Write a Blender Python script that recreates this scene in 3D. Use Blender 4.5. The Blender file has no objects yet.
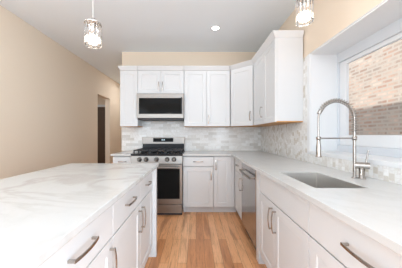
import bpy, bmesh, math, random
from mathutils import Vector, Matrix
random.seed(7)
C = bpy.context.scene.collection
S = bpy.context.scene

# ------------------------------------------------------------------ camera, world, light, exposure
FPX, CAMZ = 200.0, 1.2
cd = bpy.data.cameras.new('camera'); cam = bpy.data.objects.new('camera', cd); C.objects.link(cam)
cam.location = (0, 0, CAMZ); cam.rotation_euler = (math.pi/2, 0, 0)
cd.sensor_width = 36; cd.lens = FPX/402*36; cd.shift_x = 5/402; cd.shift_y = 1/402
cd.clip_start = 0.02
S.camera = cam
S.view_settings.view_transform = 'Standard'; S.view_settings.look = 'None'
S.view_settings.gamma = 1; S.view_settings.use_curve_mapping = False
S.view_settings.exposure = 0.3
W = bpy.data.worlds.new('sky'); S.world = W; W.use_nodes = True
W.node_tree.nodes['Background'].inputs[0].default_value = (0.88, 0.94, 1.0, 1)
W.node_tree.nodes['Background'].inputs[1].default_value = 1.0

def area(name, loc, rot, sx, sy, power, col=(1, 1, 1), shape='RECTANGLE'):
    l = bpy.data.lights.new(name, 'AREA'); l.shape = shape; l.size = sx; l.size_y = sy
    l.energy = power; l.color = col
    o = bpy.data.objects.new(name, l); C.objects.link(o); o.location = loc; o.rotation_euler = rot
    return o
H = math.pi/2
CEIL = 2.715; XL0 = -2.28
# added fill light before the made-up opening behind the camera
FILL_TINT = (0.71, 0.86, 1.0)
area('fill_light_rear', (-.625, -3.42, 1.3), (H, 0, 0), 3.1, 2.2, 32, FILL_TINT)
# added side fills behind the camera, brightening walls and ceiling
area('fill_light_left', (XL0+.05, -1.7, 1.35), (0, -H, 0), 1.9, 2.6, 62, FILL_TINT)
area('fill_light_right', (1.19-.03, -1.9, 1.35), (0, H, 0), 1.9, 2.4, 185, FILL_TINT)
sd = bpy.data.lights.new('sun', 'SUN'); sd.energy = 2.4; sd.angle = .03; sd.color = (1, .95, .88)
so_ = bpy.data.objects.new('sun', sd); C.objects.link(so_); so_.rotation_euler = Vector((.86, -.08, -.42)).to_track_quat('-Z', 'Y').to_euler()
DOWN = [(0.276, 2.83), (0.276, 0.9), (-1.75, 1.5), (0.276, -1.2), (-1.4, -1.2), (-3.3, 4.6), (-1.62, 5.6)]  # first is the visible fixture; the rest are unseen, added for brightness

# ------------------------------------------------------------------ helpers
def tag(o, label=None, cat=None, group=None, kind=None):
    if label: o['label'] = label
    if cat: o['category'] = cat
    if group: o['group'] = group
    if kind: o['kind'] = kind
    return o
def thing(name, label, cat, loc=(0, 0, 0), rz=0, group=None):
    o = bpy.data.objects.new(name, None); C.objects.link(o); o.empty_display_size = 0.05
    o.location = loc; o.rotation_euler = (0, 0, rz)
    return tag(o, label, cat, group)

class MB:
    """collects simple shapes into one mesh"""
    def __init__(s): s.v = []; s.f = []; s.sm = []
    def add(s, v, f, smooth=False):
        n = len(s.v); s.v += [tuple(p) for p in v]
        for q in f: s.f.append([i+n for i in q]); s.sm.append(smooth)
        return s
    def box(s, x0, x1, y0, y1, z0, z1):
        return s.add([(x0,y0,z0),(x1,y0,z0),(x1,y1,z0),(x0,y1,z0),(x0,y0,z1),(x1,y0,z1),(x1,y1,z1),(x0,y1,z1)],
                     [(0,3,2,1),(4,5,6,7),(0,1,5,4),(1,2,6,5),(2,3,7,6),(3,0,4,7)])
    def hexa(s, lo, hi, z0, z1):            # two rects (x0,x1,y0,y1)
        a, b = lo, hi
        return s.add([(a[0],a[2],z0),(a[1],a[2],z0),(a[1],a[3],z0),(a[0],a[3],z0),
                      (b[0],b[2],z1),(b[1],b[2],z1),(b[1],b[3],z1),(b[0],b[3],z1)],
                     [(0,3,2,1),(4,5,6,7),(0,1,5,4),(1,2,6,5),(2,3,7,6),(3,0,4,7)])
    def prism(s, poly, z0, z1):
        n = len(poly)
        v = [(x,y,z0) for x,y in poly]+[(x,y,z1) for x,y in poly]
        f = [tuple(reversed(range(n))), tuple(range(n,2*n))]+[(i,(i+1)%n,(i+1)%n+n,i+n) for i in range(n)]
        return s.add(v, f)
    def tube(s, pts, r, seg=12, closed=False, cap=True):
        pts = [Vector(p) for p in pts]; n = len(pts)
        rr = r if isinstance(r, (list, tuple)) else [r]*n
        v = []; up = None
        for i, p in enumerate(pts):
            if closed: t = pts[(i+1)%n]-pts[i-1]
            else: t = pts[min(i+1,n-1)]-pts[max(i-1,0)]
            t.normalize()
            if up is None:
                up = Vector((0,0,1)) if abs(t.z) < .9 else Vector((0,1,0))
            a = t.cross(up).normalized(); b = a.cross(t).normalized(); up = b
            for k in range(seg):
                q = 2*math.pi*k/seg
                v.append(p + a*math.cos(q)*rr[i] + b*math.sin(q)*rr[i])
        f = []
        for i in range(n if closed else n-1):
            j = (i+1)%n
            for k in range(seg):
                l = (k+1)%seg
                f.append((i*seg+k, i*seg+l, j*seg+l, j*seg+k))
        s.add(v, f, True)
        if cap and not closed:
            s.add(v[:seg], [tuple(reversed(range(seg)))]); s.add(v[-seg:], [tuple(range(seg))])
        return s
    def cyl(s, a, b, r, seg=20): return s.tube([a, b], r, seg)
    def bar(s, pts, w, t, side):            # flat bar swept along pts; w across 'side', t across the rest
        side = Vector(side).normalized(); pts = [Vector(p) for p in pts]; n = len(pts); v = []
        for i, p in enumerate(pts):
            tg = (pts[min(i+1,n-1)]-pts[max(i-1,0)]).normalized(); nn = tg.cross(side).normalized()
            for a, b in ((-1,-1),(1,-1),(1,1),(-1,1)): v.append(p+side*a*w/2+nn*b*t/2)
        f = [(3,2,1,0), tuple(range(4*n-4, 4*n))]
        for i in range(n-1):
            for k in range(4): f.append((i*4+k, i*4+(k+1)%4, i*4+4+(k+1)%4, i*4+4+k))
        return s.add(v, f)
    def lathe(s, prof, c=(0,0,0), seg=32, smooth=True):   # prof = (r,z)
        v = []
        for r, z in prof:
            for k in range(seg):
                q = 2*math.pi*k/seg; v.append((c[0]+r*math.cos(q), c[1]+r*math.sin(q), c[2]+z))
        f = []
        for i in range(len(prof)-1):
            for k in range(seg):
                l = (k+1)%seg; f.append((i*seg+k, i*seg+l, i*seg+seg+l, i*seg+seg+k))
        return s.add(v, f, smooth)
    def cells(s, us, vs, keep, w0, w1, place):   # slab made of cells with holes
        vid = {}; V = []; F = []
        def vert(i, j, k):
            key = (i, j, k)
            if key not in vid: vid[key] = len(V); V.append(place(us[i], vs[j], (w0, w1)[k]))
            return vid[key]
        on = lambda i, j: 0 <= i < len(us)-1 and 0 <= j < len(vs)-1 and keep(i, j)
        for i in range(len(us)-1):
            for j in range(len(vs)-1):
                if not on(i, j): continue
                for k in (0, 1):
                    q = [vert(i,j,k), vert(i+1,j,k), vert(i+1,j+1,k), vert(i,j+1,k)]
                    F.append(q if k else q[::-1])
                if not on(i-1, j): F.append([vert(i,j,0), vert(i,j,1), vert(i,j+1,1), vert(i,j+1,0)])
                if not on(i+1, j): F.append([vert(i+1,j,0), vert(i+1,j+1,0), vert(i+1,j+1,1), vert(i+1,j,1)])
                if not on(i, j-1): F.append([vert(i,j,0), vert(i+1,j,0), vert(i+1,j,1), vert(i,j,1)])
                if not on(i, j+1): F.append([vert(i,j+1,0), vert(i,j+1,1), vert(i+1,j+1,1), vert(i+1,j+1,0)])
        return s.add(V, F)
    def build(s, name, mat, parent=None, bevel=0, seg=2):
        me = bpy.data.meshes.new(name); me.from_pydata(s.v, [], s.f); me.update()
        me.polygons.foreach_set('use_smooth', s.sm)
        bm = bmesh.new(); bm.from_mesh(me); bmesh.ops.recalc_face_normals(bm, faces=bm.faces); bm.to_mesh(me); bm.free()
        me.materials.append(mat)
        o = bpy.data.objects.new(name, me); C.objects.link(o)
        if parent: o.parent = parent
        if bevel:
            m = o.modifiers.new('bevel', 'BEVEL'); m.width = bevel; m.segments = seg; m.limit_method = 'ANGLE'
        return o

# ------------------------------------------------------------------ materials
def mat(name, col=(.8,.8,.8), rough=.5, metal=0, spec=.5, emit=None, es=0, trans=0, ior=1.45):
    m = bpy.data.materials.new(name); m.use_nodes = True
    b = m.node_tree.nodes['Principled BSDF']
    b.inputs['Base Color'].default_value = (*col, 1); b.inputs['Roughness'].default_value = rough
    b.inputs['Metallic'].default_value = metal; b.inputs['Specular IOR Level'].default_value = spec
    b.inputs['Transmission Weight'].default_value = trans; b.inputs['IOR'].default_value = ior
    if emit: b.inputs['Emission Color'].default_value = (*emit, 1); b.inputs['Emission Strength'].default_value = es
    return m
class N:
    def __init__(s, m): s.t = m.node_tree; s.b = s.t.nodes['Principled BSDF']
    def n(s, ty, **kw):
        x = s.t.nodes.new(ty)
        for k, v in kw.items():
            if k in x.inputs.keys() if hasattr(x.inputs, 'keys') else False: x.inputs[k].default_value = v
            else: setattr(x, k, v)
        return x
    def l(s, a, b): s.t.links.new(a, b)
    def ramp(s, src, stops, interp='LINEAR'):
        r = s.t.nodes.new('ShaderNodeValToRGB'); r.color_ramp.interpolation = interp
        e = r.color_ramp.elements
        while len(e) < len(stops): e.new(.5)
        for i, (p, c) in enumerate(stops):
            e[i].position = p; e[i].color = (*c, 1) if len(c) == 3 else c
        s.l(src, r.inputs[0]); return r.outputs[0]
    def mix(s, fac, a, b, mode='MIX'):
        x = s.t.nodes.new('ShaderNodeMix'); x.data_type = 'RGBA'; x.blend_type = mode
        for v, i in ((fac, 0), (a, 6), (b, 7)):
            if isinstance(v, (int, float)): x.inputs[i].default_value = v
            elif isinstance(v, tuple): x.inputs[i].default_value = (*v, 1)
            else: s.l(v, x.inputs[i])
        return x.outputs[2]
    def bump(s, h, st, d=.002):
        x = s.t.nodes.new('ShaderNodeBump'); x.inputs['Strength'].default_value = st; x.inputs['Distance'].default_value = d
        s.l(h, x.inputs['Height']); s.l(x.outputs[0], s.b.inputs['Normal'])
    def coord(s, scale=(1,1,1), rot=(0,0,0)):
        g = s.t.nodes.new('ShaderNodeNewGeometry'); m = s.t.nodes.new('ShaderNodeMapping')
        m.inputs['Scale'].default_value = scale; m.inputs['Rotation'].default_value = rot
        s.l(g.outputs['Position'], m.inputs[0]); return m.outputs[0]
    def swz(s, order):
        g = s.t.nodes.new('ShaderNodeNewGeometry'); a = s.t.nodes.new('ShaderNodeSeparateXYZ'); c = s.t.nodes.new('ShaderNodeCombineXYZ')
        s.l(g.outputs['Position'], a.inputs[0])
        for i, o in enumerate(order):
            if o is not None: s.l(a.outputs[o], c.inputs[i])
        return c.outputs[0]
    def noise(s, vec, scale, detail=4, rough=.5, dist=0):
        x = s.t.nodes.new('ShaderNodeTexNoise'); x.inputs['Scale'].default_value = scale
        x.inputs['Detail'].default_value = detail; x.inputs['Roughness'].default_value = rough; x.inputs['Distortion'].default_value = dist
        s.l(vec, x.inputs['Vector']); return x.outputs[0]
    def brick(s, vec, w, h, mortar, c1, c2, cm, off=.5, smooth=.1, bias=0):
        x = s.t.nodes.new('ShaderNodeTexBrick'); x.offset = off
        for k, v in (('Scale',1),('Mortar Size',mortar),('Mortar Smooth',smooth),('Bias',bias),('Brick Width',w),('Row Height',h)): x.inputs[k].default_value = v
        for k, v in (('Color1',c1),('Color2',c2),('Mortar',cm)): x.inputs[k].default_value = (*v,1)
        s.l(vec, x.inputs['Vector']); return x.outputs['Color'], x.outputs['Fac']

def paint(name, col, rough=.6):
    m = mat(name, col, rough); q = N(m); v = q.coord()
    q.bump(q.noise(v, 180, 2), .06, .001); return m
M = {}
M['beige'] = paint('beige_paint', (.78, .66, .53), .7)
M['ceil'] = paint('ceiling_paint', (.85, .905, .95), .8)
M['trim'] = mat('white_trim', (.76, .77, .78), .4)
M['frame'] = mat('window_frame_vinyl', (.66, .685, .72), .35)
M['cab'] = mat('white_cabinet_paint', (.685, .69, .695), .32)
M['gap'] = mat('dark_gap', (.12, .1, .09), .8)
M['nickel'] = mat('brushed_nickel', (.42, .39, .36), .26, 1)
M['black'] = mat('black_glass', (.010, .010, .010), .06, spec=.08)
M['iron'] = mat('cast_iron', (.02, .02, .022), .45)
M['enamel'] = mat('black_enamel', (.018, .018, .02), .25, spec=.3)
M['plastic'] = mat('dark_plastic', (.04, .04, .045), .5)
M['glass'] = mat('window_glass', (1, 1, 1), 0, trans=1, ior=1.02)
M['crystal'] = mat('crystal', (1, 1, 1), .05, trans=1, ior=1.3)
M['chrome'] = mat('chrome', (.78, .77, .75), .1, 1)
M['bulb'] = mat('lit_frosted_glass', (1, .95, .85), .5, emit=(1, .9, .76), es=3.2)
M['lamp'] = mat('downlight_lens', (1, 1, 1), .5, emit=(1, .97, .93), es=8)
M['cord'] = mat('clear_cord', (.62, .62, .6), .4)
M['browndoor'] = mat('dark_brown_door', (.085, .055, .038), .45)
M['display'] = mat('display_digits', (.5, .6, .65), .4, emit=(.6, .8, .9), es=.6)
# stainless steel, finely brushed
def steel(name, col, rough):
    m = mat(name, col, rough, 1); q = N(m); v = q.coord((1, 1, 90))
    n = q.noise(v, 6, 3)
    q.l(q.ramp(n, [(0, (rough-.05,)*3), (1, (rough+.07,)*3)]), q.b.inputs['Roughness']); return m
M['steel'] = steel('stainless_steel', (.30, .28, .26), .34)
M['steel2'] = steel('stainless_dishwasher', (.40, .39, .38), .14)
M['sink'] = steel('sink_steel', (.74, .72, .69), .34)
# oak floor, boards running away from the camera
m = M['floor'] = mat('oak_floor', (.5, .3, .15), .3); q = N(m)
vec = q.swz((1, 0, None))
c, f = q.brick(vec, 1.15, .086, .0011, (.0, 0, 0), (1, 1, 1), (.5, .5, .5), .37, .1)
board = q.ramp(c, [(0, (.56, .24, .10)), (.3, (.73, .345, .16)), (.65, (.80, .41, .20)), (1, (.88, .50, .27))])
gr = q.noise(q.coord((26, 1.6, 1)), 3, 6, .6, 1.2)
grain = q.ramp(gr, [(.3, (.62, .56, .50)), (.5, (1, 1, 1)), (.72, (1.0, .97, .92))])
col = q.mix(1, board, grain, 'MULTIPLY')
big = q.noise(q.coord((7, .8, 1)), 1.5, 3, .5, .5)
col = q.mix(q.ramp(big, [(.53, (0,0,0)), (.68, (.6,.6,.6))]), col, (.32, .12, .045))
col = q.mix(f, col, (.16, .07, .03))
q.l(col, q.b.inputs['Base Color']); q.bump(f, -.3, .001)
q.l(q.ramp(gr, [(0, (.24,)*3), (1, (.38,)*3)]), q.b.inputs['Roughness'])
# white quartz with soft veins
def quartz(name, hi):
    m = mat(name, (.8, .8, .8), .2); q = N(m)
    v = q.coord((1, 1.7, 1), (0, 0, .5))
    n1 = q.noise(v, 1.3, 6, .55, .9)
    vein = q.ramp(n1, [(.462, (0,0,0)), (.497, (1,1,1)), (.503, (1,1,1)), (.535, (0,0,0))])
    n2 = q.noise(q.coord((1.6, 1, 1), (0, 0, -.4)), 3.2, 8, .65, .6)
    fine = q.ramp(n2, [(.482, (0,0,0)), (.5, (1,1,1)), (.518, (0,0,0))])
    n3 = q.noise(q.coord(), 1.1, 2)
    amt = q.ramp(n3, [(.35, (hi*.2,)*3), (.65, (hi,)*3)])
    col = q.mix(q.mix(1, vein, amt, 'MULTIPLY'), (.59, .59, .58), (.36, .325, .285))
    col = q.mix(q.mix(1, fine, (.10, .10, .10), 'MULTIPLY'), col, (.42, .40, .37))
    q.l(col, q.b.inputs['Base Color'])
    return m
M['quartz'] = quartz('veined_quartz', .46)
M['quartz_plain'] = quartz('white_quartz', .14)
# marble mosaic tile
def tile(name, order, w, h, dark=(.62, .60, .57)):
    m = mat(name, (.7,.7,.7), .15); q = N(m); vec = q.swz(order)
    c, f = q.brick(vec, w, h, .0016, (0,0,0), (1,1,1), (.5,.5,.5), .5, .1)
    base = q.ramp(c, [(0, dark), (.3, (.76, .75, .73)), (.7, (.82, .815, .805)), (1, (.87, .87, .86))])
    n = q.noise(q.coord(), 9, 7, .65, 1.2)
    col = q.mix(q.ramp(n, [(.475, (0,0,0)), (.5, (.5,)*3), (.525, (0,0,0))]), base, (.55, .50, .44))
    col = q.mix(f, col, (.74, .72, .68)); q.l(col, q.b.inputs['Base Color'])
    n4 = q.noise(vec, 11, 2); q.bump(q.mix(.5, n4, f), -.35, .0025)
    return m
M['tile_back'] = tile('marble_tile_back', (0, 2, None), .15, .05)
M['tile_right'] = tile('marble_tile_right', (2, 1, None), .044, .036, (.62, .57, .50))
# brick of the neighbouring house
m = M['brick'] = mat('old_brick', (.5,.3,.2), .9); q = N(m); vec = q.swz((1, 2, None))
c, f = q.brick(vec, .215, .075, .017, (0,0,0), (1,1,1), (.5,.5,.5), .5, .2)
base = q.ramp(c, [(0, (.38, .25, .20)), (.35, (.52, .36, .29)), (.75, (.60, .45, .37)), (1, (.68, .56, .49))])
n = q.noise(q.coord(), 2.2, 5, .6)
base = q.mix(q.ramp(n, [(.42, (0,0,0)), (.62, (.75,)*3)]), base, (.36, .33, .30))
n = q.noise(q.coord(), 5, 6, .7)
base = q.mix(q.ramp(n, [(.5, (0,0,0)), (.66, (.7,)*3)]), base, (.66, .58, .50))
q.l(q.mix(f, base, (.52, .47, .42)), q.b.inputs['Base Color']); q.bump(f, -.8, .01)
# cabinet underside wood
m = M['wood'] = mat('maple_underside', (.5, .27, .1), .5); q = N(m)
n = q.noise(q.coord((3, 30, 1)), 3, 5)
q.l(q.ramp(n, [(.3, (.50, .22, .06)), (.7, (.66, .34, .12))]), q.b.inputs['Base Color'])

# ------------------------------------------------------------------ structure
XW, YB, XL = 1.19, 3.65, -2.28      # right wall, back wall, left wall
def st(mb, name, m, bevel=0): return tag(mb.build(name, m, None, bevel), kind='structure')
st(MB().box(-4.5, 1.49, -3.6, 6.6, -.1, 0), 'floor', M['floor'])
st(MB().box(-4.5, 1.49, -3.6, 6.6, CEIL, CEIL+.1), 'ceiling', M['ceil'])
st(MB().box(-1.354, 1.49, YB, YB+.15, 0, CEIL), 'wall_back', M['beige'])
st(MB().box(-1.354, -1.25, YB+.15, 6.5, 0, CEIL), 'wall_hall', M['beige'])
# left wall with doorway
ys = [-3.5, -3.0, -.4, 4.62, 5.30, 6.5]; zs = [0, .4, 2.17, 2.3, CEIL]
st(MB().cells(ys, zs, lambda i, j: not (i == 3 and j < 2) and not (i == 1 and j in (1, 2)), XL-.12, XL, lambda u, v, w: (w, u, v)), 'wall_left', M['beige'])  # opening behind the camera is added for the left fill
# right wall: deep opening for the sink window
OY0, OY1, OZ0, OZ1 = .45, 2.07, 1.025, 2.04
ys = [-3.5, -3.1, -.7, OY0, OY1, YB]; zs = [0, .4, OZ0, OZ1, 2.3, CEIL]
st(MB().cells(ys, zs, lambda i, j: not (i == 3 and j == 2) and not (i == 1 and j in (1, 2, 3)), XW, 1.45, lambda u, v, w: (w, u, v)), 'wall_right', M['beige'])  # opening behind the camera is added for the right fill
st(MB().box(-4.5, 1.49, 6.5, 6.6, 0, CEIL), 'wall_far', M['beige'])
st(MB().box(-4.5, -4.4, 3.4, 6.5, 0, CEIL).box(-4.4, XL-.12, 3.4, 3.5, 0, CEIL), 'wall_side_room', M['beige'])
# unseen wall behind the camera, its opening added to let light in
xs = [XL-.12, -2.2, .95, 1.49]; zs = [0, .15, 2.45, CEIL]
st(MB().cells(xs, zs, lambda i, j: not (i == 1 and j == 1), -3.6, -3.5, lambda u, v, w: (u, w, v)), 'wall_rear', M['beige'])
# white lining of the window recess (jambs, soffit, sill)
L = MB()
L.box(XW-.006, 1.45, OY1-.012, OY1, OZ0, OZ1).box(XW-.006, 1.45, OY0, OY0+.012, OZ0, OZ1)
L.box(XW-.006, 1.45, OY0+.012, OY1-.012, OZ1-.012, OZ1)
st(L, 'trim_1', M['trim'])
st(MB().box(XW-.012, 1.45, OY0+.0125, OY1-.0125, OZ0-.02, OZ0+.012), 'trim_2', M['trim'], .003)   # sill
st(MB().box(XW-.014, XW, OY1, OY1+.045, OZ0-.02, OZ1).box(XW-.014, XW, OY0-.045, OY1+.045, OZ1, OZ1+.004), 'trim_3', M['trim'], .002)
# window unit: outer frame, sliding sash, glass
wz0, wz1, wy0, wy1 = OZ0, OZ1, OY0, OY1
def ring(mb, x0, x1, y0, y1, z0, z1, t, tt=None, tb=None):
    tt = tt or t; tb = tb or t
    mb.box(x0, x1, y0, y0+t, z0, z1).box(x0, x1, y1-t, y1, z0, z1)
    mb.box(x0, x1, y0+t, y1-t, z1-tt, z1).box(x0, x1, y0+t, y1-t, z0, z0+tb); return mb
w = st(ring(MB(), 1.45, 1.545, wy0-.05, wy1+.05, wz0-.05, wz1+.05, .075, .155, .125), 'window_1', M['frame'], .003)
ring(MB(), 1.468, 1.50, wy0+.026, wy1-.026, wz0+.0755, wz1-.106, .084, .035, .098).build('sash', M['trim'], w, .003)
MB().box(1.47, 1.498, 1.0, 1.05, wz0+.174, wz1-.1415).build('meeting_rail', M['trim'], w, .003)
MB().box(1.482, 1.487, wy0+.1105, wy1-.1105, wz0+.174, wz1-.1415).build('window_pane', M['glass'], w)
# side room door frame lining in the left wall
jb = MB(); jb.box(XL-.12, XL, 5.285, 5.30, 0, 2.17).box(XL-.12, XL, 4.62, 4.635, 0, 2.17).box(XL-.12, XL, 4.635, 5.285, 2.155, 2.17)
st(jb, 'trim_4', M['beige'])
st(MB().box(XL, XL+.014, -3.5, 4.62, 0, .12).box(XL, XL+.014, 5.30, 6.5, 0, .12), 'baseboard_left', M['trim'], .003)
# neighbouring brick house outside the window
nb = MB().box(3.6, 3.9, -1.5, 12, -1, 5.2).build('brick_building', M['brick'])
tag(nb, 'weathered brick wall of the neighbouring house outside the sink window', 'building')
# dark door in the room beyond the doorway
d = thing('panel_door', 'dark brown door seen through the doorway in the left wall', 'door', (-3.55, 6.49, 0))
dm = MB().box(0, .78, -.04, 0, .01, 2.1)
dm.build('door_leaf', M['browndoor'], d, .002)
pm = MB()
for z0, z1 in ((.2, .95), (1.1, 1.95)):
    for x0 in (.1, .44):
        pm.hexa((x0, x0+.24, -.05, -.04), (x0+.0, x0+.24, -.05, -.04), z0, z1)
pm.build('raised_panels', M['browndoor'], d, .006)
MB().cyl((.70, -.04, .98), (.70, -.09, .98), .022).build('door_knob', M['nickel'], d)
MB().box(-.07, -.003, -.03, 0, 0, 2.18).box(.783, .85, -.03, 0, 0, 2.18).box(-.003, .783, -.03, 0, 2.11, 2.18).build('door_frame', M['trim'], d, .003)

# ------------------------------------------------------------------ backsplash
CT, CB = .914, .884
UZ0, UZ1 = 1.343, 2.27
bs = MB().box(-1.354, XW-.0115, YB-.01, YB-.001, CT, 2.0).build('tile_backsplash', M['tile_back'])
tag(bs, 'glossy marble tile backsplash on the back wall behind the range', 'backsplash')
ys = [-.5, OY0-.045, OY1+.045, YB-.0105]; zs = [CT, OZ0-.02, OZ1]
bs = MB().cells(ys, zs, lambda i, j: not (i == 1 and j == 1), XW-.01, XW-.001, lambda u, v, w: (w, u, v)).build('tile_backsplash', M['tile_right'])
tag(bs, 'marble mosaic backsplash on the right wall around the sink window', 'backsplash')

# ------------------------------------------------------------------ cabinet parts (local frame: front faces -y, x to the right)
def shaker(x0, x1, z0, z1, s=.062, y=0.0, t=.02, rec=.006):
    mb = MB(); b = .006
    o = [(x0,z0),(x1,z0),(x1,z1),(x0,z1)]
    i = [(x0+s,z0+s),(x1-s,z0+s),(x1-s,z1-s),(x0+s,z1-s)]
    k = [(x0+s+b,z0+s+b),(x1-s-b,z0+s+b),(x1-s-b,z1-s-b),(x0+s+b,z1-s-b)]
    V = [(a,y,c) for a,c in o]+[(a,y,c) for a,c in i]+[(a,y+rec,c) for a,c in k]+[(a,y+t,c) for a,c in o]
    F = [(8,9,10,11),(15,14,13,12)]
    for q in range(4):
        r = (q+1)%4
        F += [(q,r,4+r,4+q),(4+q,4+r,8+r,8+q),(q,12+q,12+r,r)]
    return mb.add(V, F)
def slab(x0, x1, z0, z1, t=.02): return MB().box(x0, x1, 0, t, z0, z1)
HL = .165
def pull(parent, cx, cz, vert, L=HL, y=0.0):
    mb = MB(); n = 10; pts = []
    for i in range(n+1):
        u = i/n*2-1; d = y-.024-.009*(1-u*u); p = u*L/2
        pts.append((cx, d, cz+p) if vert else (cx+p, d, cz))
    mb.bar(pts, .012, .006, (1,0,0) if vert else (0,0,1))
    for sgn in (-1, 1):
        p = sgn*(L/2-.006)
        if vert: mb.box(cx-.005, cx+.005, y-.026, y, cz+p-.005, cz+p+.005)
        else: mb.box(cx+p-.005, cx+p+.005, y-.026, y, cz-.005, cz+.005)
    mb.build('handle', M['nickel'], parent, .0012)

def base_cabinet(label, loc, rz, width, doors, drawer=None, zd=.68, depth=.598, bottom=.10, zt=CB-.002, group=None, hollow=False):
    """doors: list of (x0,x1,handle_x or None,ztop); drawer: list of (x0,x1,handle bool)"""
    t = thing('base_cabinet', label, 'cabinet', loc, rz, group)
    c = MB()
    if hollow:
        c.box(.001, .019, .042, depth, bottom, zt).box(width-.019, width-.001, .042, depth, bottom, zt)
        c.box(.019, width-.019, .042, depth, bottom, bottom+.018).box(.019, width-.019, depth-.01, depth, bottom+.018, zt)
    else: c.box(.001, width-.001, .042, depth, bottom, zt)
    c.build('body', M['cab'], t)
    MB().box(.001, width-.001, .075, .095, 0, bottom).build('toe_kick', M['cab'], t)
    for x0, x1, hx, zt_ in doors:
        d = shaker(x0+.002, x1-.002, bottom+.002, zt_-.004).build('door', M['cab'], t, .0012)
        if hx is not None: pull(d, hx, (zt_-.122), True)
    for x0, x1, h in (drawer or []):
        d = slab(x0+.0012, x1-.0012, zd+.004, zt-.014).build('drawer', M['cab'], t, .0015)
        if h: pull(d, (x0+x1)/2, (zd+zt)/2-.003, False, h if isinstance(h, float) else HL)
    return t

def upper_cabinet(label, loc, rz, width, doors, z0=UZ0, z1=UZ1, depth=.328, el=0, er=0, poly=None, cpoly=None):
    t = thing('wall_cabinet', label, 'cabinet', loc, rz)
    if poly is None:
        MB().box(.001, width-.001, .021, depth, z0+.012, z1).build('body', M['cab'], t, .0012)
        MB().box(.001, width-.001, .021, depth, z0, z0+.0115).build('underside', M['wood'], t)
        MB().hexa((.001, width-.001, .0, depth), (.001-el, width-.001+er, -.034, depth), z1+.0005, z1+.07).build('crown', M['cab'], t, .003)
    else:
        MB().prism(poly, z0+.012, z1).build('body', M['cab'], t, .0012)
        MB().prism(poly, z0, z0+.0115).build('underside', M['wood'], t)
        a = [(x, y, z1+.0005) for x, y in poly]; b = [(x, y, z1+.07) for x, y in cpoly]; n = len(poly)
        MB().add(a+b, [tuple(range(n))[::-1], tuple(range(n, 2*n))]+[(i,(i+1)%n,(i+1)%n+n,i+n) for i in range(n)]).build('crown', M['cab'], t, .003)
    for x0, x1, hx, hz in doors:
        d = shaker(x0+.002, x1-.002, z0+.003, z1-.003).build('door', M['cab'], t, .0012)
        if hx is not None: pull(d, hx, hz, True, .14)
    return t

FY, FX = YB-.61, .588                # front planes of back and right runs
R_, L_ = -H, H
RX0, RX1 = -.965, -.20               # range
# back run
base_cabinet('narrow white base cabinet with one drawer, left of the range', (-1.265, FY, 0), 0, .298,
             [(0, .298, .25, .72)], [(0, .298, .12)], .72)
base_cabinet('white base cabinet with a drawer over a door, right beside the range', (-.197, FY, 0), 0, .462,
             [(0, .462, .425, .72)], [(0, .462, .15)], .72)
t = thing('base_cabinet', 'white corner base cabinet with one full height narrow door under the back counter', 'cabinet', (.266, FY, 0), 0)
MB().box(.001, .30, .021, .598, .10, CB-.002).box(.30, XW-.266-.012, .05, .598, .10, CB-.002).build('body', M['cab'], t)
MB().box(.001, .36, .075, .095, 0, .10).build('toe_kick', M['cab'], t)
dd = shaker(.002, .268, .105, CB-.012).build('door', M['cab'], t, .0012); pull(dd, .035, .755, True)
MB().box(.2705, .319, 0.0, .0205, .10, CB-.002).build('filler', M['cab'], t, .001)
# right run (x local runs towards the camera)
base_cabinet('narrow white base cabinet between the back corner and the dishwasher', (FX, FY-.003, 0), R_, .484,
             [(0.02, .484, .445, .68)], [(0.02, .484, .12)], .68)
base_cabinet('white sink base cabinet with paired door handles, beside the dishwasher', (FX, 1.857, 0), R_, .812,
             [(0, .352, .317, .68), (.352, .812, .387, .68)], [(0, .812, False)], .68, hollow=True)
base_cabinet('white base cabinet with a wide drawer, nearest on the right run', (FX, 1.043, 0), R_, .72,
             [(0, .36, .32, .68), (.36, .72, .40, .68)], [(0, .72, .19)], .68)
fl = MB().box(FX-.001, XW-.012, 1.858, 1.938, 0, CB-.002)
pnl = MB().box(FX-.004, XW-.012, 1.859, 1.937, 0.0, CB-.002).build('cabinet_panel', M['cab'], None, .0015)
tag(pnl, 'white filler panel reaching the floor on the near side of the dishwasher', 'panel')
# upper cabinets
YU = YB-.33; XU = XW-.321
upper_cabinet('narrow tall white wall cabinet left of the microwave', (-1.262, YU, 0), 0, .294, [(0, .294, None, 0)], depth=.318, el=.03)
upper_cabinet('short white two door wall cabinet above the microwave', (-.966, YU, 0), 0, .766, [(0, .383, .352, 2.01), (.383, .766, .414, 2.01)], z0=1.885, depth=.318)
upper_cabinet('tall white two door wall cabinet right of the microwave', (-.198, YU, 0), 0, .762, [(0, .372, None, 0), (.372, .762, .402, 1.46)], depth=.318, er=-.013)
ax, ay, bx_, by = .566, YU, XU, 3.03      # diagonal front
ang = math.atan2(by-ay, bx_-ax); ln = math.hypot(bx_-ax, by-ay)
def loc2(x, y):
    dx, dy = x-ax, y-ay; return (dx*math.cos(-ang)-dy*math.sin(-ang), dx*math.sin(-ang)+dy*math.cos(-ang))
P = [(.0, .021), (ln, .021)] + [loc2(XW-.011, by), loc2(XW-.011, YB-.011), loc2(ax, YB-.011)]
CP = [(.013, -.034), (ln-.013, -.034)] + P[2:]
upper_cabinet('white diagonal corner wall cabinet between the back and right runs', (ax, ay, 0), ang, ln,
              [(.008, ln-.008, ln-.045, 1.49)], poly=P, cpoly=CP)
upper_cabinet('white wall cabinet on the right wall ending beside the window', (XU, 3.028, 0), R_, .828,
              [(0, .45, .405, 1.50), (.45, .828, None, 0)], depth=.309, el=-.013, er=.028)

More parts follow.
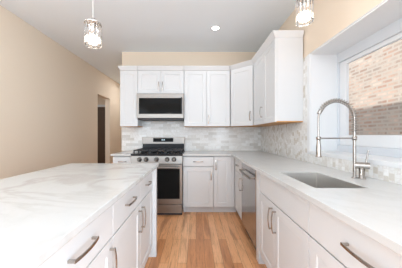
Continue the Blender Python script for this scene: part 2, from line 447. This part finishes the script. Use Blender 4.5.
# island: cabinets facing the aisle (local x runs away from the camera)
IX = -.427
base_cabinet('white island cabinet with drawer, at the end next to the range', (IX, 1.532, 0), L_, .432, [(0, .432, .035, .68)], [(0, .432, .13)], .68, depth=.72)
base_cabinet('white island cabinet with a drawer over one door, middle of the island', (IX, 1.03, 0), L_, .50, [(0, .50, .455, .68)], [(0, .50, HL)], .68, depth=.72)
base_cabinet('white island cabinet in the lower left corner, nearest with its drawer handle in view', (IX, .46, 0), L_, .568, [(0, .568, .53, .68)], [(0, .568, HL)], .68, depth=.72)
pnl = MB().box(-1.15, -.392, 1.965, 2.01, 0, CB-.002).build('island_end_panel', M['cab'], None, .002)
tag(pnl, 'white end panel closing the far end of the island', 'panel')
pnl = MB().box(-1.17, -1.151, .46, 2.01, 0, CB-.002).build('island_back_panel', M['cab'], None, .002)
tag(pnl, 'white back panel of the island facing the beige wall', 'panel')

# worktops
wt = MB().box(-1.265, -.375, -.10, 2.02, CB, CT).build('island_worktop', M['quartz'], None, .003)
tag(wt, 'large white veined quartz worktop on the island', 'worktop')
wt = MB().box(-1.285, RX0-.003, FY-.035, YB-.0105, CB, CT).build('worktop', M['quartz_plain'], None, .003)
tag(wt, 'short white quartz worktop on the narrow cabinet left of the range', 'worktop')
SX0, SX1, SY0, SY1 = .645, .935, 1.08, 1.546
xs = [RX1+.003, .534, SX0, SX1, XW-.0105]; ys = [.3, SY0, SY1, FY-.035, YB-.0105]
def keep(i, j):
    if i == 0: return j == 3
    return not (i == 2 and j == 1)
wt = MB().cells(xs, ys, keep, CB, CT, lambda u, v, w: (u, v, w)).build('worktop', M['quartz_plain'], None, .0025)
tag(wt, 'white quartz worktop running round the corner and past the sink', 'worktop')

# sink
t = thing('kitchen_sink', 'undermounted stainless steel sink in the right worktop', 'sink', ((SX0+SX1)/2, (SY0+SY1)/2, CB))
a, b = (SX1-SX0)/2-.0035, (SY1-SY0)/2-.0035; dp = -.20
mb = MB()
def rr(a, b, r, z, k=5):
    o = []
    for cx, cy, s0 in ((a-r, b-r, 0), (-a+r, b-r, 1), (-a+r, -b+r, 2), (a-r, -b+r, 3)):
        for i in range(k+1):
            q = H*(s0+i/k); o.append((cx+r*math.cos(q), cy+r*math.sin(q), z))
    return o
rings = [rr(a+.0015, b+.0015, .004, .026), rr(a, b, .006, .0255), rr(a-.002, b-.002, .014, dp+.02), rr(a-.02, b-.02, .02, dp), rr(.045, .045, .0449, dp-.004)]
V = sum(rings, []); n = len(rings[0]); F = []
for i in range(4):
    for k in range(n): F.append((i*n+k, i*n+(k+1)%n, i*n+n+(k+1)%n, i*n+n+k))
F.append(tuple(range(4*n, 5*n)))
mb.add(V, F); so = mb.build('basin', M['sink'], t)
sm = so.modifiers.new('solid', 'SOLIDIFY'); sm.thickness = .0015; sm.offset = -1
MB().lathe([(.0, .001), (.03, .001), (.042, .004), (.044, .0)], (0, 0, dp-.003)).build('drain', M['chrome'], t)

# faucet
fx, fy, hx = 1.054, 1.33, .815
t = thing('spring_faucet', 'tall brushed nickel spring faucet with pull down spray head beside the sink', 'faucet', (fx, fy, CT))
ra = (fx-hx)/2; zc = 1.31-CT; cx = -ra
MB().lathe([(0, 0), (.022, 0), (.022, .005), (.0165, .008), (.0165, .10), (.0, .10)], (.034, -.018, 0)).lathe([(0, 0), (.016, 0), (.016, .006), (.0, .006)]).build('body', M['nickel'], t)
MB().cyl((0, 0, .0), (0, 0, zc-.09), .0095).build('riser', M['nickel'], t)
arc = [(0, 0, zc-.09+i*.015) for i in range(6)] + [(cx+ra*math.cos(q), 0, zc+ra*math.sin(q)) for q in [math.pi*i/24 for i in range(25)]] 
MB().tube(arc, .0055, 10).build('hose', M['nickel'], t)
def along(pts, s):
    for i in range(len(pts)-1):
        d = (Vector(pts[i+1])-Vector(pts[i])).length
        if s <= d: return Vector(pts[i]).lerp(Vector(pts[i+1]), s/d), (Vector(pts[i+1])-Vector(pts[i])).normalized()
        s -= d
    return Vector(pts[-1]), (Vector(pts[-1])-Vector(pts[-2])).normalized()
sp = []
tot = .09+math.pi*ra*.86; turns = 26
for i in range(turns*10+1):
    p, tg = along(arc, tot*i/(turns*10)); q = 2*math.pi*i/10
    nn = tg.cross(Vector((0, 1, 0))).normalized(); sp.append(p + nn*math.cos(q)*.013 + Vector((0, 1, 0))*math.sin(q)*.013)
MB().tube(sp, .003, 6).build('spring', M['nickel'], t)
p, tg = along(arc, tot)
MB().cyl(p, p+tg*.022, .0125).build('collar', M['nickel'], t)
MB().cyl((hx-fx, 0, zc), (hx-fx, 0, zc-.13), .0055).build('hose_drop', M['nickel'], t)
sh = MB().lathe([(0, .13), (.009, .13), (.011, .10), (.0145, .07), (.0145, .012), (.018, .006), (.018, 0), (0, 0)], (hx-fx, 0, 1.054-CT)).build('spray_head', M['nickel'], t)
ar = MB().cyl((0, 0, 1.178-CT), (hx-fx+.012, 0, 1.178-CT), .0045)
ar.lathe([(.008, -.010), (.0145, -.010), (.0145, .010), (.008, .010)], (hx-fx, 0, 1.178-CT)).lathe([(.0105, -.012), (.0145, -.012), (.0145, .012), (.0105, .012)], (0, 0, 1.178-CT))
ar.build('support_arm', M['nickel'], t)
dv = Vector((.068, -.036, 0))
MB().cyl((0, 0, .085), (dv.x, dv.y, .085), .021).build('valve', M['nickel'], t)
MB().tube([(dv.x*.8, dv.y*.8, .10), (dv.x*.85, dv.y*.85, .14), (dv.x*.95, dv.y*.95, .185)], [.006, .005, .0045], 10).build('lever', M['nickel'], t)

# ------------------------------------------------------------------ dishwasher (faces -x)
t = thing('dishwasher', 'stainless steel dishwasher under the right worktop', 'dishwasher', (FX, 2.549, 0), R_)
wd = .608
MB().box(.004, wd-.004, .035, .57, .06, CB-.004).build('body', M['plastic'], t)
MB().box(.003, wd-.003, -.008, .033, .10, .79).build('door', M['steel2'], t, .004)
MB().box(.003, wd-.003, -.008, .033, .792, CB-.01).build('control_panel', M['steel2'], t, .004)
hp = [(.05+.508*i/12, -.045-.012*math.sin(math.pi*i/12), .765) for i in range(13)]
hh = MB().bar(hp, .022, .012, (0, 0, 1)); hh.box(.05, .07, -.05, -.008, .757, .773).box(wd-.07, wd-.05, -.05, -.008, .757, .773)
hh.build('handle', M['steel'], t, .003)
MB().box(.003, wd-.003, .04, .05, 0, .095).build('toe_kick', M['plastic'], t)

# ------------------------------------------------------------------ range
RW = RX1-RX0; RF = 2.95
t = thing('gas_range', 'stainless steel gas range with black oven window and five front knobs', 'range', (RX0, RF, 0))
dR = YB-.012-RF
MB().box(.003, RW-.003, .041, dR, .03, .891).build('body', M['steel'], t, .002)
MB().box(.01, RW-.01, .06, dR-.02, 0, .029).build('plinth', M['plastic'], t)
MB().box(.0, RW, -.004, dR-.07, .892, .922).build('cooktop', M['enamel'], t, .004)
# sloped control panel
cp = MB().add([(0,0,.775),(RW,0,.775),(RW,.04,.775),(0,.04,.775),(0,.012,.891),(RW,.012,.891),(RW,.04,.891),(0,.04,.891)],
              [(0,3,2,1),(4,5,6,7),(0,1,5,4),(1,2,6,5),(2,3,7,6),(3,0,4,7)]).build('control_panel', M['steel'], t, .003)
for kx in (-.836, -.7375, -.5825, -.425, -.325):
    x = kx-RX0
    MB().tube([(x, .012, .838), (x, -.001, .838)], .034, 24).build('knob_bezel', M['plastic'], t)
    k = MB().tube([(x, .006, .838), (x, -.006, .838), (x, -.008, .838), (x, -.034, .838), (x, -.038, .838)], [.027, .027, .021, .019, .015], 24)
    k.box(x-.004, x+.004, -.044, -.036, .822, .854); k.build('knob', M['steel'], t)
# grates and burners
for gi, (gx0, gx1) in enumerate(((.02, .262), (.266, .499), (.503, .745))):
    g = MB(); y0, y1 = .07, dR-.11; z = .972
    for x in (gx0+.006, (gx0+gx1)/2, gx1-.006): g.box(x-.006, x+.006, y0, y1, z-.018, z)
    for y in (y0+.006, y0+(y1-y0)*.27, (y0+y1)/2, y0+(y1-y0)*.73, y1-.006): g.box(gx0, gx1, y-.006, y+.006, z-.017, z-.001)
    for x in (gx0+.008, gx1-.008):
        for y in (y0+.008, (y0+y1)/2, y1-.008): g.box(x-.008, x+.008, y-.008, y+.008, .922, z-.01)
    g.build('grate', M['iron'], t)
    for by_ in ((.20, .43) if gi != 1 else (.315,)):
        bx0 = (gx0+gx1)/2
        MB().lathe([(0, 0), (.05, 0), (.05, .010), (.036, .012), (.036, .020), (0, .022)], (bx0, by_, .922), 20).build('burner', M['iron'], t)
# backguard
bg = MB().box(0, RW, dR-.07, dR, 1.04, 1.165).build('backguard', M['steel'], t, .006)
MB().box(.012, RW-.012, dR-.066, dR, .92, 1.0395).build('vent', M['enamel'], bg, .003)
yy = dR-.068
MB().box(.20, .56, yy-.005, yy+.02, 1.078, 1.146).build('display', M['black'], bg, .002)
dg = MB()
for x in (.352, .366, .386, .400): dg.box(x, x+.009, yy-.0056, yy-.005, 1.105, 1.121)
dg.build('digits', M['display'], bg)
# oven door
dr = MB(); dr.cells([.004, .06, RW-.04, RW-.004], [.175, .256, .70, .762], lambda i, j: not (i == 1 and j == 1), .0, .038, lambda u, v, w: (u, w, v))
od = dr.build('oven_door', M['steel'], t, .002)
MB().box(.0605, RW-.0405, .003, .03, .2565, .6995).build('oven_window', M['black'], od)
oh = MB().tube([(.05+(RW-.10)*i/10, -.048, .728) for i in range(11)], .011, 14); oh.box(.06, .085, -.045, .002, .718, .738).box(RW-.085, RW-.06, -.045, .002, .718, .738)
oh.build('handle', M['steel'], od)
MB().box(.004, RW-.004, .002, .038, .045, .166).build('storage_drawer', M['steel'], t, .003)

# ------------------------------------------------------------------ microwave
MF = 3.25; mz0, mz1 = 1.452, 1.878
t = thing('over_range_microwave', 'stainless steel microwave with dark window mounted above the range', 'microwave', (RX0+.001, MF, mz0))
mw = RW-.002; mh = mz1-mz0
MB().box(.003, mw-.003, .03, YB-.012-MF, .02, mh).build('body', M['plastic'], t)
fr = MB().cells([0, .035, mw-.04, mw], [.024, .092, mh-.077, mh], lambda i, j: not (i == 1 and j == 1), 0, .029, lambda u, v, w: (u, w, v)).build('door', M['steel'], t, .003)
MB().box(.0355, mw-.0405, .004, .028, .0925, mh-.0775).build('door_window', M['black'], fr)
hb = MB().tube([(mw-.03, -.035, .09+(mh-.16)*i/8) for i in range(9)], .009, 12).box(mw-.036, mw-.024, -.03, .0, .10, .112).box(mw-.036, mw-.024, -.03, 0, mh-.092, mh-.08)
hb.build('handle', M['plastic'], fr)
v = MB().box(0.01, mw-.01, .02, YB-.012-MF, 0, .019)
v.build('grease_filter', M['plastic'], t)

# ------------------------------------------------------------------ ceiling downlights
def spot_lamp(x, y, i):
    vis = i == 0
    t = thing('recessed_downlight', 'round white recessed downlight lit in the ceiling above the back counter' if i == 0 else 'unseen round recessed ceiling light added for brightness', 'ceiling light', (x, y, CEIL), 0, None if i == 0 else 'added unseen ceiling lights')
    MB().lathe([(.048, -.004), (.052, -.007), (.066, -.005), (.069, 0)], seg=36).build('trim_ring', M['trim'], t)
    MB().lathe([(0, -.003), (.0485, -.003)], seg=36).build('lens', M['lamp'], t)
    l = area('downlight_light', (x, y, CEIL-.012), (0, 0, 0), .095, .095, LP[i], (.90, .95, 1), 'DISK')
LP = [2.2, 4, 2, 5, 4, 13, 7]
for i, (x, y) in enumerate(DOWN): spot_lamp(x, y, i)

# ------------------------------------------------------------------ crystal pendants
def pendant(x, y, z, label, d=.102):
    t = thing('crystal_pendant', label, 'pendant lamp', (x, y, z))
    R = d/2; h = .145
    MB().lathe([(0, CEIL-z), (.05, CEIL-z), (.05, CEIL-z-.02), (.0, CEIL-z-.022)], seg=28).build('ceiling_canopy', M['chrome'], t)
    MB().cyl((0, 0, h+.03), (0, 0, CEIL-z-.02), .0022, 8).build('cord', M['cord'], t)
    MB().lathe([(0, h+.035), (.012, h+.035), (.014, h+.008), (R*.96, h+.006), (R*1.02, h+.003), (R*1.02, h-.004), (R*.9, h-.004), (0, h-.004)], seg=36).build('cap', M['chrome'], t)
    MB().lathe([(R*.97, .006), (R*1.01, .006), (R*1.01, 0), (R*.90, 0), (R*.90, .006), (R*.97, .006)], seg=36).build('bottom_ring', M['crystal'], t)
    for k in range(18):
        q = 2*math.pi*k/18; px, py = R*.93*math.cos(q), R*.93*math.sin(q)
        s = MB().tube([(px, py, .005), (px, py, h-.005)], .0068, 6)
        s.sm = [False]*len(s.sm); s.build('crystal_rod', M['crystal'], t)
    MB().lathe([(0, .018), (.026, .014), (.034, .02), (.035, .052), (.022, .064), (0, .068)], seg=24).build('bulb', M['bulb'], t)
    MB().lathe([(0, .068), (.012, .068), (.012, h-.004)], seg=20).build('lamp_socket', M['chrome'], t)
    l = bpy.data.lights.new('pendant_light', 'POINT'); l.energy = 1.6; l.color = (1, .9, .78); l.shadow_soft_size = .05
    o = bpy.data.objects.new('pendant_light', l); C.objects.link(o); o.location = (x, y, z-.06)
pendant(-.685, 1.33, 1.795, 'lit crystal rod pendant lamp hanging over the island')
pendant(.705, 1.30, 1.93, 'lit crystal rod pendant lamp hanging above the sink side worktop')
